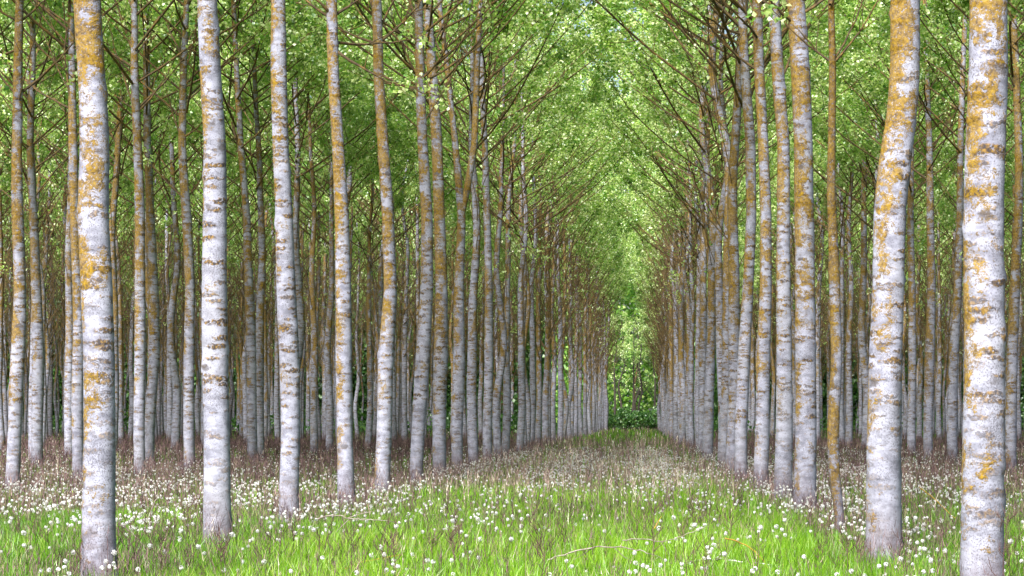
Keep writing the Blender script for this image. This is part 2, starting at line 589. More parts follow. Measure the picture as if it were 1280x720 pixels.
# ---------------------------------------------------------------- the near trees, measured one by one
# key: (depth, material, [(y, x, width)...], [(y, dx, dy)... boughs], label)
NEAR = [
    (24.1, 'r', [(0, 108, 34), (100, 115, 33), (180, 119, 36), (270, 117, 38), (360, 122, 39), (450, 125.5, 38.5), (540, 126, 38.5), (640, 124, 40), (700, 123, 43)], [],
     'thick pale poplar with orange lichen on its upper half, frontmost left of the avenue'),
    (30.8, 'p', [(0, 260, 24.5), (90, 264, 26), (180, 269, 27.5), (360, 268, 31), (450, 269, 32), (540, 271, 32.5), (640, 271.6, 34)], [],
     'clean white poplar with a dark knot near its top, second tree of left avenue row'),
    (37.3, 'p', [(0, 347, 18), (90, 349, 20), (180, 351.5, 19.5), (270, 356, 22), (360, 358, 24), (450, 361, 25), (540, 363, 24), (620, 361, 24)], [],
     'straight white poplar leaning slightly left upward, third tree of left avenue row'),
    (44.2, 'r', [(0, 414, 13.5), (90, 416, 14), (180, 422, 15), (270, 427, 17.5), (360, 429, 19), (450, 429, 20), (540, 430, 19), (600, 432, 21)],
     [(22, -45, -40), (18, -28, -30), (20, 36, -32), (52, 75, -10), (60, 70, 40), (12, -10, -40)],
     'poplar with an orange ring low on its trunk, fourth tree of left avenue row'),
    (51.3, 'n', [(0, 471, 12), (90, 473, 13), (180, 479, 14), (270, 485, 15), (360, 488, 16.5), (450, 482, 19), (540, 480, 19), (590, 478, 19)],
     [(55, -55, -30), (40, 26, -60), (28, -14, -50), (54, 50, -50), (92, 50, 20)],
     'poplar bowed to the right at mid height, fifth tree of left avenue row'),
    (58.4, 'n', [(0, 523, 10), (90, 525, 12), (180, 528, 12.5), (270, 534, 14.5), (360, 533.5, 15.5), (450, 528, 18), (540, 522.5, 16.5), (590, 520, 16)],
     [(100, -32, -70), (100, 50, -55), (105, 85, -60), (110, -60, -16), (10, 30, -30), (60, -35, -60)],
     'lichened poplar with spreading bare boughs high up, sixth tree of left avenue row'),
    (65.4, 'r', [(0, 534, 10), (90, 540, 13), (180, 546, 14), (270, 549, 14.5), (360, 552, 15.5), (450, 551, 18), (540, 549, 17)],
     [(60, 28, -70), (95, 60, -70), (40, -40, -50), (20, 40, -60)],
     'orange streaked poplar standing close right of the bare boughed one in left row'),
    (73.2, 'r', [(0, 548, 6), (90, 560, 7), (180, 569, 8), (225, 573, 9), (270, 577, 10.5), (360, 573.5, 13), (450, 574, 15), (540, 571, 14)],
     [(90, -30, -60), (20, -30, -40)],
     'orange poplar whose trunk forks into two pale stems at mid height'),
    (86.8, 'p', [(0, 598, 7), (180, 606, 8), (270, 609, 9), (360, 611, 10), (450, 611, 11), (540, 609, 12)], [(120, 40, -60), (140, -40, -60), (170, 40, -50)],
     'slim pale poplar just right of the forked one in left avenue row'),
    # second row on the left
    (53.0, 'r', [(0, 25, 10), (90, 21, 12), (180, 20.5, 13), (270, 22, 15), (360, 24, 15.5), (450, 22, 18), (540, 19, 17), (600, 16, 18)],
     [(27, -45, -30), (28, 35, -40), (120, -45, -60), (118, 70, -75), (30, 60, 60), (60, -50, 20)],
     'poplar with forking black boughs at the left edge, beside the thick frontmost trunk'),
    (59.8, 'r', [(0, 88, 7), (90, 90, 9), (180, 92, 11), (270, 94, 11), (360, 97, 13), (450, 98, 14), (540, 98, 14), (590, 98, 14)],
     [(140, -8, -120), (137, -60, -45), (60, -50, -60)],
     'orange lichened poplar partly hidden behind the thick frontmost left trunk'),
    (66.5, 'n', [(0, 168, 8), (90, 168, 10), (180, 172, 11), (270, 175, 12.5), (360, 175, 13), (450, 175, 14), (540, 174, 14)],
     [(140, -35, -95), (138, 75, -90), (142, 40, -50), (70, 20, -30), (68, -12, -36), (137, -30, -20)],
     'poplar with a wide candelabra of boughs, between the two frontmost left trunks'),
    (73.4, 'n', [(0, 233, 7), (90, 228, 9), (180, 227, 10), (270, 233, 12), (360, 237, 12), (450, 236, 14), (540, 236, 14)],
     [(93, 18, -80), (176, -20, -60), (172, 34, -22), (250, 20, -32), (250, -50, -50)],
     'bent poplar with a low pale bough, just left of the clean white trunk'),
    (83.5, 'r', [(0, 292, 6), (90, 296, 7), (180, 301, 8.5), (270, 308, 9.5), (360, 312, 11.5), (450, 314, 12.5), (540, 315, 13)],
     [(200, -10, -50), (200, 30, -20), (290, 30, -40)],
     'leaning orange poplar in the gap between clean white and straight white trunks'),
    (81.0, 'n', [(0, 40, 7), (90, 40, 8), (180, 36, 9), (270, 41, 11), (360, 45, 13), (450, 48, 16), (540, 46, 15)],
     [(150, 22, -20), (280, 30, -40), (60, -30, -50)],
     'grey lichened poplar right of the left edge tree with black boughs'),
    (80.0, 'n', [(0, 182, 8), (180, 184, 9), (270, 187, 11), (360, 191, 12.5), (450, 192, 13.5), (540, 186, 13)],
     [(220, 20, -60), (120, 30, -60)],
     'poplar close against the right side of the candelabra boughed tree'),
    # right row
    (20.1, 'r', [(0, 1234, 47), (90, 1234, 49), (180, 1231, 51), (270, 1229, 51), (360, 1229, 51), (450, 1230, 52), (540, 1229, 54), (640, 1228, 54), (715, 1228, 56)], [],
     'thickest white poplar with orange patches above, nearest tree on the right'),
    (27.6, 'r', [(0, 1131, 36), (90, 1131, 37), (150, 1126, 38), (180, 1121, 39), (220, 1115, 40), (270, 1111, 40), (360, 1109, 39), (450, 1106, 41), (540, 1104, 42), (640, 1104, 44)], [],
     'thick crooked poplar bending right at mid height with an orange upper trunk'),
    (34.6, 'y', [(0, 1039, 8), (80, 1041, 9), (180, 1040, 10), (240, 1039, 11), (300, 1042, 12.5), (360, 1043.5, 14), (450, 1046, 14), (540, 1041, 15), (590, 1043, 13), (640, 1049, 12), (660, 1050, 12)],
     [(78, -60, -50), (78, 45, -85), (80, 62, -85)],
     'thin crooked young poplar with mustard lichen and a kinked foot'),
    (41.5, 'r', [(0, 995, 22), (90, 1000.5, 24), (180, 1004, 23), (270, 1005, 25), (360, 1006, 25.5), (450, 1007, 26), (540, 1007.5, 27), (620, 1006, 28)],
     [(20, 55, -40), (30, -40, -30)],
     'bright orange crusted poplar beside the thin crooked young one'),
    (48.5, 'n', [(0, 967, 14), (90, 972, 16), (180, 979, 15.5), (270, 979, 17), (360, 979, 18), (450, 980, 20), (540, 980, 22), (600, 979, 23)],
     [(105, 22, -60), (10, -40, -30), (12, 40, -30)],
     'white poplar with a stubby forked bough, just left of the bright orange crusted one'),
    (55.4, 'r', [(0, 946, 13), (90, 949, 13), (180, 954, 13), (270, 957, 14), (360, 957, 15), (450, 954, 17), (540, 953, 18), (590, 951, 19)],
     [(50, -60, -40), (30, 30, -40), (90, -70, -60), (60, -20, -60)],
     'mustard lichened poplar, sixth tree of the right avenue row'),
    (62.4, 'n', [(0, 927, 11), (90, 931, 12), (180, 938, 13), (270, 939, 13), (360, 935, 14), (450, 930, 16), (540, 926, 16)],
     [(45, -90, -35), (80, -60, -70), (20, -50, -30), (60, 20, -60)],
     'dark barked poplar reaching long bare boughs leftward over the avenue'),
    (71.0, 'r', [(0, 1266, 8), (90, 1271, 9), (180, 1273, 10), (270, 1273, 11), (360, 1269, 13), (450, 1265, 14), (540, 1263, 14)],
     [(30, -16, -40), (112, -20, -30), (40, 20, -30)],
     'slim orange poplar at the right edge, behind the thickest white trunk'),
    (84.0, 'n', [(0, 1207, 6), (90, 1203, 7), (180, 1200, 8), (270, 1199, 9), (360, 1197, 10), (450, 1192, 12), (540, 1190, 13)],
     [(200, -14, -60), (120, -30, -50)],
     'slim leaning poplar just left of the thickest white trunk'),
    (91.5, 'n', [(90, 1158, 7), (180, 1162, 8), (270, 1163, 9.5), (360, 1165, 10.5), (450, 1162, 12.5), (540, 1160, 12)],
     [(195, -30, -50), (195, 30, -70), (250, -40, -60), (100, 20, -50)],
     'slim poplar with V shaped boughs in the gap between two thick right trunks'),
    (98.5, 'n', [(90, 1140, 6), (180, 1139, 7), (270, 1138, 8.5), (360, 1140, 9), (450, 1140, 10), (540, 1139, 11)], [(170, 20, -60), (250, 20, -40)],
     'slim poplar half hidden by the right side of thick crooked trunk'),
]
MATS = {'n': BARK, 'p': BARK_PALE, 'r': BARK_RICH}
BARK_YELLOW = bark_material('mustard_lichen_bark', 0.12, 0.75)
MATS['y'] = BARK_YELLOW


def near_tree(D, mk, prof, bgs, label):
    m = mpx(D)
    prof = sorted(prof, key=lambda q: -q[0])
    z = np.array([EYE - (y - CY) * m for y, x, w in prof])
    X = np.array([(x - CX) * m for y, x, w in prof])
    R = np.array([w * 0.5 * m for y, x, w in prof])
    thin = R.max() < 0.09
    H = (14.0 if thin else 19.5) if D < 60 else 20.0
    base = X[0] + (0.02 if z[0] > 0.05 else 0)
    if z[0] > 0.05:
        z = np.concatenate([[-0.15], z])
        X = np.concatenate([[base], X])
        R = np.concatenate([[R[0] * 1.02], R])
    else:
        z[0] = -0.15
    slope = np.clip((X[-1] - X[-3]) / (z[-1] - z[-3] + 1e-6), -0.05, 0.05)
    nt = 5
    zt = np.linspace(z[-1], H, nt + 1)[1:]
    Xt = X[-1] + slope * (zt - z[-1]) * 0.6
    Rt = R[-1] * (1 - (zt - z[-1]) / (H - z[-1] + 0.3)) ** 0.8 + 0.010
    z, X, R = np.concatenate([z, zt]), np.concatenate([X, Xt]), np.concatenate([R, Rt])
    zs = np.concatenate([np.arange(-0.15, 10.0, 0.075), np.linspace(10.0, H, 30)[0:]])
    zs = np.unique(np.round(zs, 4))
    xs, rs = np.interp(zs, z, X), np.interp(zs, z, R)
    ker = np.exp(-np.linspace(-2, 2, 9) ** 2)
    ker /= ker.sum()
    xs = np.convolve(np.pad(xs, 4, mode='edge'), ker, 'valid')
    rs = np.convolve(np.pad(rs, 4, mode='edge'), ker, 'valid')
    rs += 0.34 * rs[0] * np.exp(-np.clip(zs, 0, 9) / 0.17)
    ys = smooth_noise(len(zs), 7, 0.05)
    ys -= ys[0]
    bx = float(xs[2])
    root = empty('poplar_tree', (bx, D, 0))
    tag(root, label, 'tree', 'poplar trees of the plantation')
    xs = xs - bx
    segs = 22 if D < 60 else 14
    t = link('trunk', trunk_mesh('poplar_trunk', zs, xs, ys, rs, MATS[mk], segs), root)
    at = lambda q: (float(np.interp(q, zs, xs)), float(np.interp(q, zs, ys)), float(q))
    for (py, dx, dy) in bgs:
        z0 = EYE - (py - CY) * m
        ex, ez = dx * m, -dy * m
        sx = 1.45 if D < 60 else 1.3
        dep = rng.uniform(-1, 1) * abs(ex) * 0.9
        L = math.sqrt(ex * ex + ez * ez + dep * dep) * sx
        az = math.atan2(dep, ex)
        inc = math.atan2(ez, math.hypot(ex, dep))
        r0 = 0.30 * float(np.interp(z0, zs, rs))
        p = bough_path(0.0, az, L, inc - 0.10, inc + 0.22, n=10, wander=0.12)
        mb = MB()
        bough(mb, p, max(0.011, min(r0, 0.028)), 50, 0.09, twigs=6, leaf_from=0.62, twig_len=min(1.3, L * 0.5))
        link('bough', mb.mesh('poplar_bough', [BRANCH, LEAF]), root, at(z0))
    for _ in range(1 if bgs else 4):
        z0 = rng.uniform(max(8.0, EYE + (CY + 30) * m) if not bgs else 7.8, 10.5)
        if thin:
            z0 = rng.uniform(6.4, 8)
        link('bough', low_bough_mesh(0, rng.uniform(0, 2 * PI)), root, at(z0))
    cr = link('crown', SPARSE[rng.integers(3)] if D < 52 else CROWNS[rng.integers(4)], root, (at(13)[0], at(13)[1], 0))
    cr.rotation_euler.z = 0
    cr.scale = (1.12, 1.12, 1.0)
    if thin:
        cr.scale = (0.6, 0.6, 0.72)
    return root


near_xy = []
for rec in NEAR:
    o = near_tree(*rec)
    near_xy.append((o.location.x, o.location.y))
    if 'forks into two' in rec[4]:                      # the second pale stem of the forked tree
        D = rec[0]
        m = mpx(D)
        q = [(266, 577, 9), (235, 584, 9), (180, 593, 8.5), (90, 596, 7.5), (0, 600, 6.5), (-80, 604, 5), (-160, 608, 3)]
        pts = np.array([[(x - CX) * m - o.location.x, 0.03 * i, EYE - (y - CY) * m] for i, (y, x, w) in enumerate(q)])
        tt = np.linspace(0, len(q) - 1, 50)
        P = np.stack([np.interp(tt, range(len(q)), pts[:, k]) for k in range(3)], axis=1)
        Rr = np.interp(tt, range(len(q)), [w * 0.5 * m for y, x, w in q])
        mb = MB()
        mb.tube(P, Rr, 12)
        link('forked_stem', mb.mesh('poplar_stem', [BARK_RICH]), o)

# ---------------------------------------------------------------- the rest of the rows
ORD = ['first', 'second', 'third', 'fourth', 'fifth', 'sixth', 'seventh', 'eighth', 'ninth', 'tenth', 'eleventh', 'twelfth', 'thirteenth',
       'fourteenth', 'fifteenth', 'sixteenth', 'seventeenth', 'eighteenth', 'nineteenth', 'twentieth']
END = 290.0


def row_tree(X, D, k, detailed, label, group, inner=False):
    tm, bs, cr, co = PROTO[k]
    root = empty('poplar_tree', (X, D, 0))
    tag(root, label, 'tree', group)
    root.rotation_euler.z = rng.uniform(0, 2 * PI)
    s = rng.uniform(0.86, 1.10)
    root.scale = (s * rng.uniform(0.94, 1.08),) * 2 + (s,)
    link('trunk', tm, root)
    if detailed:
        for me, loc in bs:
            link('bough', me, root, loc)
        c = link('crown', DENSE[k % 3] if inner else cr, root, co)
        if not inner:
            c.scale = (1.16, 1.16, 1.0)
    else:
        link('crown', merged_crown(k, inner), root, co)


def clear_of_near(X, D):
    return all(abs(a - X) > 2.4 or abs(b - D) > 3.6 for a, b in near_xy)


ordinal = {}
rows = [('left', -4.9 - 7.6 * k, k) for k in range(9)] + [('right', 2.65 + 7.6 * k, k) for k in range(6)]
n_tree = 0
for side, X0, k in rows:
    D = 24.1 if side == 'left' else 20.6
    edge = (CX + 25) if side == 'left' else (1280 - CX + 25)
    cnt = 0
    while D < (END if k < 3 else 262.0):
        x = X0 + rng.normal(0, 0.13)
        d = D + rng.normal(0, 0.25)
        if side == 'left' and k == 0 and d > 150:
            x += (d - 150) / 140 * 1.7            # the far half of this row drifts inward
        D += 7.0
        if abs(x) / d * F > edge + (210 if k else 60):
            continue
        outside = abs(x) / d * F > edge - 25
        cnt += 0 if outside else 1
        if not clear_of_near(x, d):
            continue
        if outside:
            lab = f'slim pale poplar just past the {side} edge of the view'
        elif k == 0 and cnt <= 20:
            lab = f'pale poplar, {ORD[cnt - 1]} tree along the row lining the {side} side of the avenue'
        elif k == 0:
            lab = f'distant slim poplar near the far end of the avenue row on its {side}'
        elif k <= 2 and cnt <= 7:
            lab = f'shaded slim poplar, {ORD[cnt - 1]} visible tree of the {ORD[k]} row {side} of the avenue'
        else:
            lab = f'slim shaded poplar deep in the dark wood on the {side} of the avenue'
        row_tree(x, d, int(rng.integers(8)), d < 135 and k <= 2, lab, f'poplar trees of the {side} wood' if k else f'poplar trees lining the {side} of the avenue', k > 0)
        n_tree += 1
print('row trees', n_tree)


mb = MB()
for i in range(190):
    if rng.random() < 0.66:
        x, d = rng.uniform(-66, -15), rng.uniform(150, 266)
    else:
        x, d = rng.uniform(13, 40), rng.uniform(165, 266)
    n = 26
    zs = np.linspace(-0.1, rng.uniform(14, 18), n)
    fade = np.clip(zs / 4, 0, 1)
    r_ = rng.uniform(0.10, 0.16) * (1 - zs / 20) ** 0.85 + 0.01
    mb.tube(np.stack([x + (smooth_noise(n, 6, 0.16) + rng.normal(0, 0.02) * zs) * fade, d + smooth_noise(n, 6, 0.16), zs], 1), r_, 8)
    az = rng.uniform(0, 6)
    for j in range(9):
        z0 = rng.uniform(4.0, 11)
        az += 2.4
        p = bough_path(z0, az, rng.uniform(2.5, 4.5), math.radians(rng.uniform(40, 62)), math.radians(rng.uniform(60, 80)), n=7)
        p[:, :2] += (x, d)
        bough(mb, p, 0.022, 0, 0.1, twigs=5, twig_len=1.4)
dt = link('deep_trunks', mb.mesh('deep_trunks', [BARK_SHADE]))
tag(dt, 'crowd of thin trunks and bare twigs far inside the wood', 'woods', kind='stuff')


# ---------------------------------------------------------------- far end of the avenue: small trees, bushes and the wood behind
def at_px(x, D):
    return (x - CX) / F * D


for (x, D, h, lab) in [(768, 292, 12, 'dark thin tree leaning at the left of the gap ending the avenue'),
                       (778, 300, 13, 'dark forked tree left of centre in the gap ending the avenue'),
                       (790, 296, 12, 'dark slender tree in the middle of the gap ending the avenue'),
                       (796, 304, 14, 'dark twin stemmed tree just right of middle in the far gap'),
                       (802, 298, 12, 'pale slender tree right of middle in the far gap'),
                       (818, 300, 13, 'dark slender tree at the right of the far gap'),
                       (823, 306, 12, 'dark tree tight against the last poplars right of the far gap')]:
    D += 11
    root = empty('slender_tree', (at_px(x, D), D, 0))
    tag(root, lab, 'tree', 'slender trees closing the avenue')
    zs = np.linspace(-0.1, h, 24)
    xs = smooth_noise(24, 6, 0.25) * np.clip(zs / 3, 0, 1)
    mb = MB()
    mb.tube(np.stack([xs, xs * 0.3, zs], axis=1), 0.15 * (1 - zs / (h + 0.5)) + 0.02, 7)
    link('trunk', mb.mesh('slender_trunk', [DARKBARK]), root)
    mb = MB()
    for j in range(14):
        z0 = rng.uniform(3.5, h)
        p = bough_path(z0, rng.uniform(0, 6.3), rng.uniform(1.4, 3.4), math.radians(35), math.radians(65))
        p[:, 0] += np.interp(z0, zs, xs)
        bough(mb, p, 0.03, 170 if z0 > 7 else 20, 0.15, twigs=6, leaf_from=0.4)
    link('crown', mb.mesh('slender_crown', [DARKBARK, LEAF]), root)

bush_specs = [(-3.6, 288, 2.6, 2.2, 'low dark bush at the left foot of the far gap'), (-1.3, 291, 2.0, 2.6, 'dark round bush left of middle under the far slender trees'),
              (0.6, 290, 2.3, 2.2, 'broad dark bush in the middle of the far gap'), (2.6, 292, 2.4, 2.4, 'dark bush at the right foot of the far gap'),
              (4.4, 290, 1.9, 2.0, 'small dark bush beside the last right row poplars')]
for (X, D, w, h, lab) in bush_specs:
    D += 12
    root = empty('bush', (X, D, 0))
    tag(root, lab, 'bush', 'bushes closing the avenue')
    mb = MB()
    for j in range(9):
        p = bough_path(0, rng.uniform(0, 6.3), h * rng.uniform(0.7, 1.0), math.radians(rng.uniform(40, 80)), math.radians(75))
        mb.tube(p, np.linspace(0.03, 0.006, len(p)), 4, 0)
    link('stems', mb.mesh('bush_stems', [BRANCH]), root)
    mb = MB()
    u = rng.normal(size=(1500, 3))
    u /= np.linalg.norm(u, axis=1)[:, None]
    lump = 1 + 0.22 * np.sin(u[:, 0] * 5 + X) * np.sin(u[:, 2] * 6 + D)
    P = u * (rng.uniform(0.35, 1.0, 1500)[:, None] ** 0.5) * np.array([w * 0.62, w * 0.6, h * 0.55]) * lump[:, None]
    P[:, 2] = np.abs(P[:, 2] + h * 0.5)
    leaves(mb, P, 0.22, 0)
    link('foliage', mb.mesh('bush_leaves', [BUSH_AND_SHADE]), root)

# the wood and undergrowth beyond, one mass nobody could count; shade outside the gap is painted by darker leaves
mb = MB()
N = 420000
Xw = rng.uniform(-100, 76, N)
gap = (Xw > -10) & (Xw < 8)
Dw = np.where(gap, 318, 270) + rng.uniform(0, 18, N) + 3 * np.sin(Xw * 0.21)
top = np.where(gap, 29, 17) + 3 * np.sin(Xw * 0.33) + 2 * np.sin(Xw * 0.9 + 1)
Zw = top * rng.uniform(0.0, 1, N)
keep = np.sin(Xw * 1.3 + Zw * 0.9) + np.sin(Zw * 1.7 - Xw * 0.6 + Dw * 0.4) > -1.6
W3 = np.stack([Xw, Dw, Zw], axis=1)
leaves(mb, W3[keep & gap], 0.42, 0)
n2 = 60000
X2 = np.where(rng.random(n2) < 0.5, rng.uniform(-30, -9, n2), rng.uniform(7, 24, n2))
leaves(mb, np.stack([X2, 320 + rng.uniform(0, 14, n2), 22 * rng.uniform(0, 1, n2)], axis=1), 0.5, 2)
leaves(mb, W3[keep & ~gap], 0.40, 2)  # darker leaf colour here stands in for shade beside the avenue gap
for j in range(60):
    x0 = rng.uniform(-95, 70)
    h = rng.uniform(9, 14)
    zs = np.linspace(0, h, 8)
    mb.tube(np.stack([x0 + smooth_noise(8, 4, 0.3), np.full(8, 317.0 if -10 < x0 < 8 else 269.0) + rng.uniform(-2, 3), zs], axis=1), np.linspace(0.2, 0.05, 8), 5, 1)
fw = link('far_wood', mb.mesh('far_wood', [FARLEAF, BRANCH, BUSH_AND_SHADE]))
tag(fw, 'green wood closing the view beyond the last poplars', 'woods', kind='stuff')
mb = MB()
N = 26000
sgn = rng.random(N) < 0.68
Xu = np.where(sgn, rng.uniform(-88, -5.5, N), rng.uniform(4.2, 62, N))
Du = rng.uniform(215, 285, N)
clump = 0.5 + 0.5 * np.sin(Xu * 0.7 + 2 * np.sin(Du * 0.13)) * np.sin(Du * 0.31 + Xu * 0.2)
Zu = clump * 2.6 * rng.uniform(0, 1, N) ** 0.8 + 0.05
leaves(mb, np.stack([Xu, Du, Zu], axis=1), 0.30, 0)
ug = link('undergrowth', mb.mesh('undergrowth', [BUSH_AND_SHADE]))
tag(ug, 'dark green undergrowth between the furthest poplar trunks', 'undergrowth', kind='stuff')


# ---------------------------------------------------------------- meadow
def sample_ground(n, d0, d1, power=1.0, margin=160):
    """n points in the wedge of ground that can be seen, even per area"""
    d = np.sqrt(rng.uniform(d0 ** 2, d1 ** 2, n)) if power == 1.0 else d0 + (d1 - d0) * rng.uniform(0, 1, n) ** power
    x = rng.uniform(-(CX + margin), 1280 - CX + margin, n) / F * d
    return x, d


def lowfreq(x, d):
    return (np.sin(x * 0.9 + 0.5 * np.sin(d * 0.35)) + np.sin(d * 0.52 + 1.3 * np.sin(x * 0.4)) + np.sin(x * 2.1 - d * 0.8)) / 3


def blades(mb, x, d, h, w, lean, attr, mat=0):
    n = len(x)
    a = rng.uniform(0, 2 * PI, n)
    s = np.stack([np.cos(a), np.sin(a), np.zeros(n)], 1) * w[:, None] * 0.5
    la = rng.uniform(0, 2 * PI, n)
    ln = np.stack([np.cos(la), np.sin(la), np.zeros(n)], 1) * (lean * h)[:, None]
    b = np.stack([x, d, np.zeros(n)], 1)
    up = np.array([0, 0, 1.0])[None]
    mid = b + up * (h * 0.6)[:, None] + ln * 0.35
    tip = b + up * h[:, None] + ln
    V = np.stack([b - s, b + s, mid + s * 0.8, mid - s * 0.8, tip], 1).reshape(-1, 3)
    i = np.arange(n)[:, None] * 5
    at = np.repeat(attr, 5)
    mb.add(V, np.zeros((0, 4), np.int32), mat, at)
    base = mb.n - len(V)
    mb.f.append((i + np.array([[0, 1, 2, 3]]) + base).astype(np.int32))
    mb.m.append(np.full(n, mat, np.int32))
    mb.f.append((i + np.array([[3, 2, 4]]) + base).astype(np.int32))
    mb.m.append(np.full(n, mat, np.int32))


mb = MB()
for (n, d0, d1, hm, wm) in [(20000, 14, 20, 0.22, 0.010), (120000, 20, 38, 0.27, 0.0085), (120000, 38, 65, 0.25, 0.014), (110000, 65, 130, 0.27, 0.026), (60000, 130, 290, 0.30, 0.06)]:
    x, d = sample_ground(n, d0, d1)
    patch = lowfreq(x * 1.7, d * 1.3)
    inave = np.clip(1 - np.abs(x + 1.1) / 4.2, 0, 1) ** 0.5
    keep = rng.random(n) < np.where(d < 46, 1.0, np.clip(0.42 + 0.5 * inave, 0, 1))
    x, d, patch, inave = x[keep], d[keep], patch[keep], inave[keep]
    n = len(x)
    h = hm * rng.uniform(0.45, 1.3, n) * (1 + 0.25 * patch)
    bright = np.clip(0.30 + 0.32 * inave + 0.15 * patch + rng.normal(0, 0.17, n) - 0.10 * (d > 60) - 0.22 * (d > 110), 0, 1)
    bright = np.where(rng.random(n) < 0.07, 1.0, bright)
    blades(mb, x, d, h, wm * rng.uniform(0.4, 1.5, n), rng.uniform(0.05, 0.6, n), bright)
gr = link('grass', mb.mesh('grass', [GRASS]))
tag(gr, 'bright green meadow grass covering the avenue floor', 'grass', kind='stuff')


def weed_stalks(mb, x, d, h, w, attr, mat=0, side=4):
    """thin upright dry stems with short side shoots"""
    n = len(x)
    blades(mb, x, d, h, w, rng.uniform(0.02, 0.3, n), attr, mat)
    for k in range(side):
        hh = h * rng.uniform(0.35, 0.95, n)
        a = rng.uniform(0, 2 * PI, n)
        L = h * rng.uniform(0.10, 0.26, n)
        b = np.stack([x, d, hh], 1)
        t = b + np.stack([np.cos(a) * L * 0.6, np.sin(a) * L * 0.6, L * 0.9], 1)
        s = np.stack([np.sin(a), -np.cos(a), np.zeros(n)], 1) * (w * 0.5)[:, None]
        V = np.stack([b - s, b + s, t], 1).reshape(-1, 3)
        f = np.arange(n)[:, None] * 3 + np.array([[0, 1, 2]])
        mb.add(V, f, mat, np.repeat(attr, 3))


# dry weeds: purple brown round the trunks, straw coloured in the middle of the avenue
mb = MB()
for (n, d0, d1, hm, wm) in [(24000, 20, 42, 0.36, 0.0065), (44000, 40, 75, 0.46, 0.010), (66000, 75, 150, 0.52, 0.02), (20000, 150, 285, 0.5, 0.045)]:
    x, d = sample_ground(n, d0, d1)
    rowd = np.minimum(np.abs((x + 4.9 + 3.8) % 7.6 - 3.8), 3.8) / 3.8
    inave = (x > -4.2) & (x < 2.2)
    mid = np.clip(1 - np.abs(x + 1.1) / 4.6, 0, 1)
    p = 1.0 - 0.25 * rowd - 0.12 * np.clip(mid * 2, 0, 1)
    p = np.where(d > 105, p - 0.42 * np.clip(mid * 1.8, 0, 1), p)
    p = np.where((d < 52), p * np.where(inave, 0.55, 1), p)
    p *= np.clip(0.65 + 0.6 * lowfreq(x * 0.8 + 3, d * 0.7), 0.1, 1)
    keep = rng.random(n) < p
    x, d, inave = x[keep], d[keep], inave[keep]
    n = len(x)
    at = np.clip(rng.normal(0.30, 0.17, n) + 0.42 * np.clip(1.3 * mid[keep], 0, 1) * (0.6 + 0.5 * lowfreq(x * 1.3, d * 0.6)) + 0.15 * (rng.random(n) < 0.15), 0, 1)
    at = np.where((d < 45), np.clip(rng.normal(0.33, 0.20, n), 0, 1), at)
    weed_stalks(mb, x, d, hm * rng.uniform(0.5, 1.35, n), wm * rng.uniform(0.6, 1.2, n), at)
for (bx, by) in near_xy:
    n = 110
    a, q = rng.uniform(0, 6.3, n), 0.2 + 0.55 * rng.random(n) ** 1.4
    weed_stalks(mb, bx + np.cos(a) * q, by + np.sin(a) * q, 0.55 * rng.uniform(0.3, 1.25, n), np.full(n, 0.006), np.clip(rng.normal(0.28, 0.18, n), 0, 1))
dw = link('dry_weeds', mb.mesh('dry_weeds', [WEED]))
tag(dw, 'purple brown and straw coloured dry weeds among the trunks', 'weeds', kind='stuff')


# dandelion clocks
def clock_mesh(h, r, seg=52, blown=False):
    mb = MB()
    lean = rng.normal(0, 0.03, 2)
    p = np.array([[0, 0, 0], [lean[0] * 0.3, lean[1] * 0.3, h * 0.5], [lean[0], lean[1], h]])
    mb.tube(p, [0.0028, 0.0024, 0.002], 4, 1)
    c = p[-1] + np.array([0, 0, r * 0.35])
    u = rng.normal(size=(seg, 3))
    u /= np.linalg.norm(u, axis=1)[:, None]
    if blown:                                           # part of the down has flown
        u[:, 0] = np.abs(u[:, 0]) - 0.15
        u /= np.linalg.norm(u, axis=1)[:, None]
    s = np.cross(u, rng.normal(size=(seg, 3)))
    s /= np.linalg.norm(s, axis=1)[:, None]
    t2 = np.cross(u, s)
    k = r * 0.30
    tip = c + u * r * rng.uniform(0.85, 1.12, (seg, 1))
    # filament and a small parachute at its end
    V = np.stack([c + s * 0.0008, c - s * 0.0008, tip + s * 0.0006, tip - s * 0.0006], 1).reshape(-1, 3)
    f = np.arange(seg)[:, None] * 4 + np.array([[0, 1, 3, 2]])
    mb.add(V, f, 0, np.full(len(V), 0.4))
    V = np.stack([tip + s * k, tip + t2 * k, tip - s * k, tip - t2 * k], 1).reshape(-1, 3)
    f = np.arange(seg)[:, None] * 4 + np.array([[0, 1, 2, 3]])
    mb.add(V, f, 0, np.repeat(rng.uniform(0, 1, seg), 4))
    return mb.mesh('dandelion_clock', [PUFF, STEM])


CLOCKS = [clock_mesh(rng.uniform(0.20, 0.36), rng.uniform(0.0145, 0.0205), 52 if _ % 3 else 24, _ % 3 == 0) for _ in range(9)]


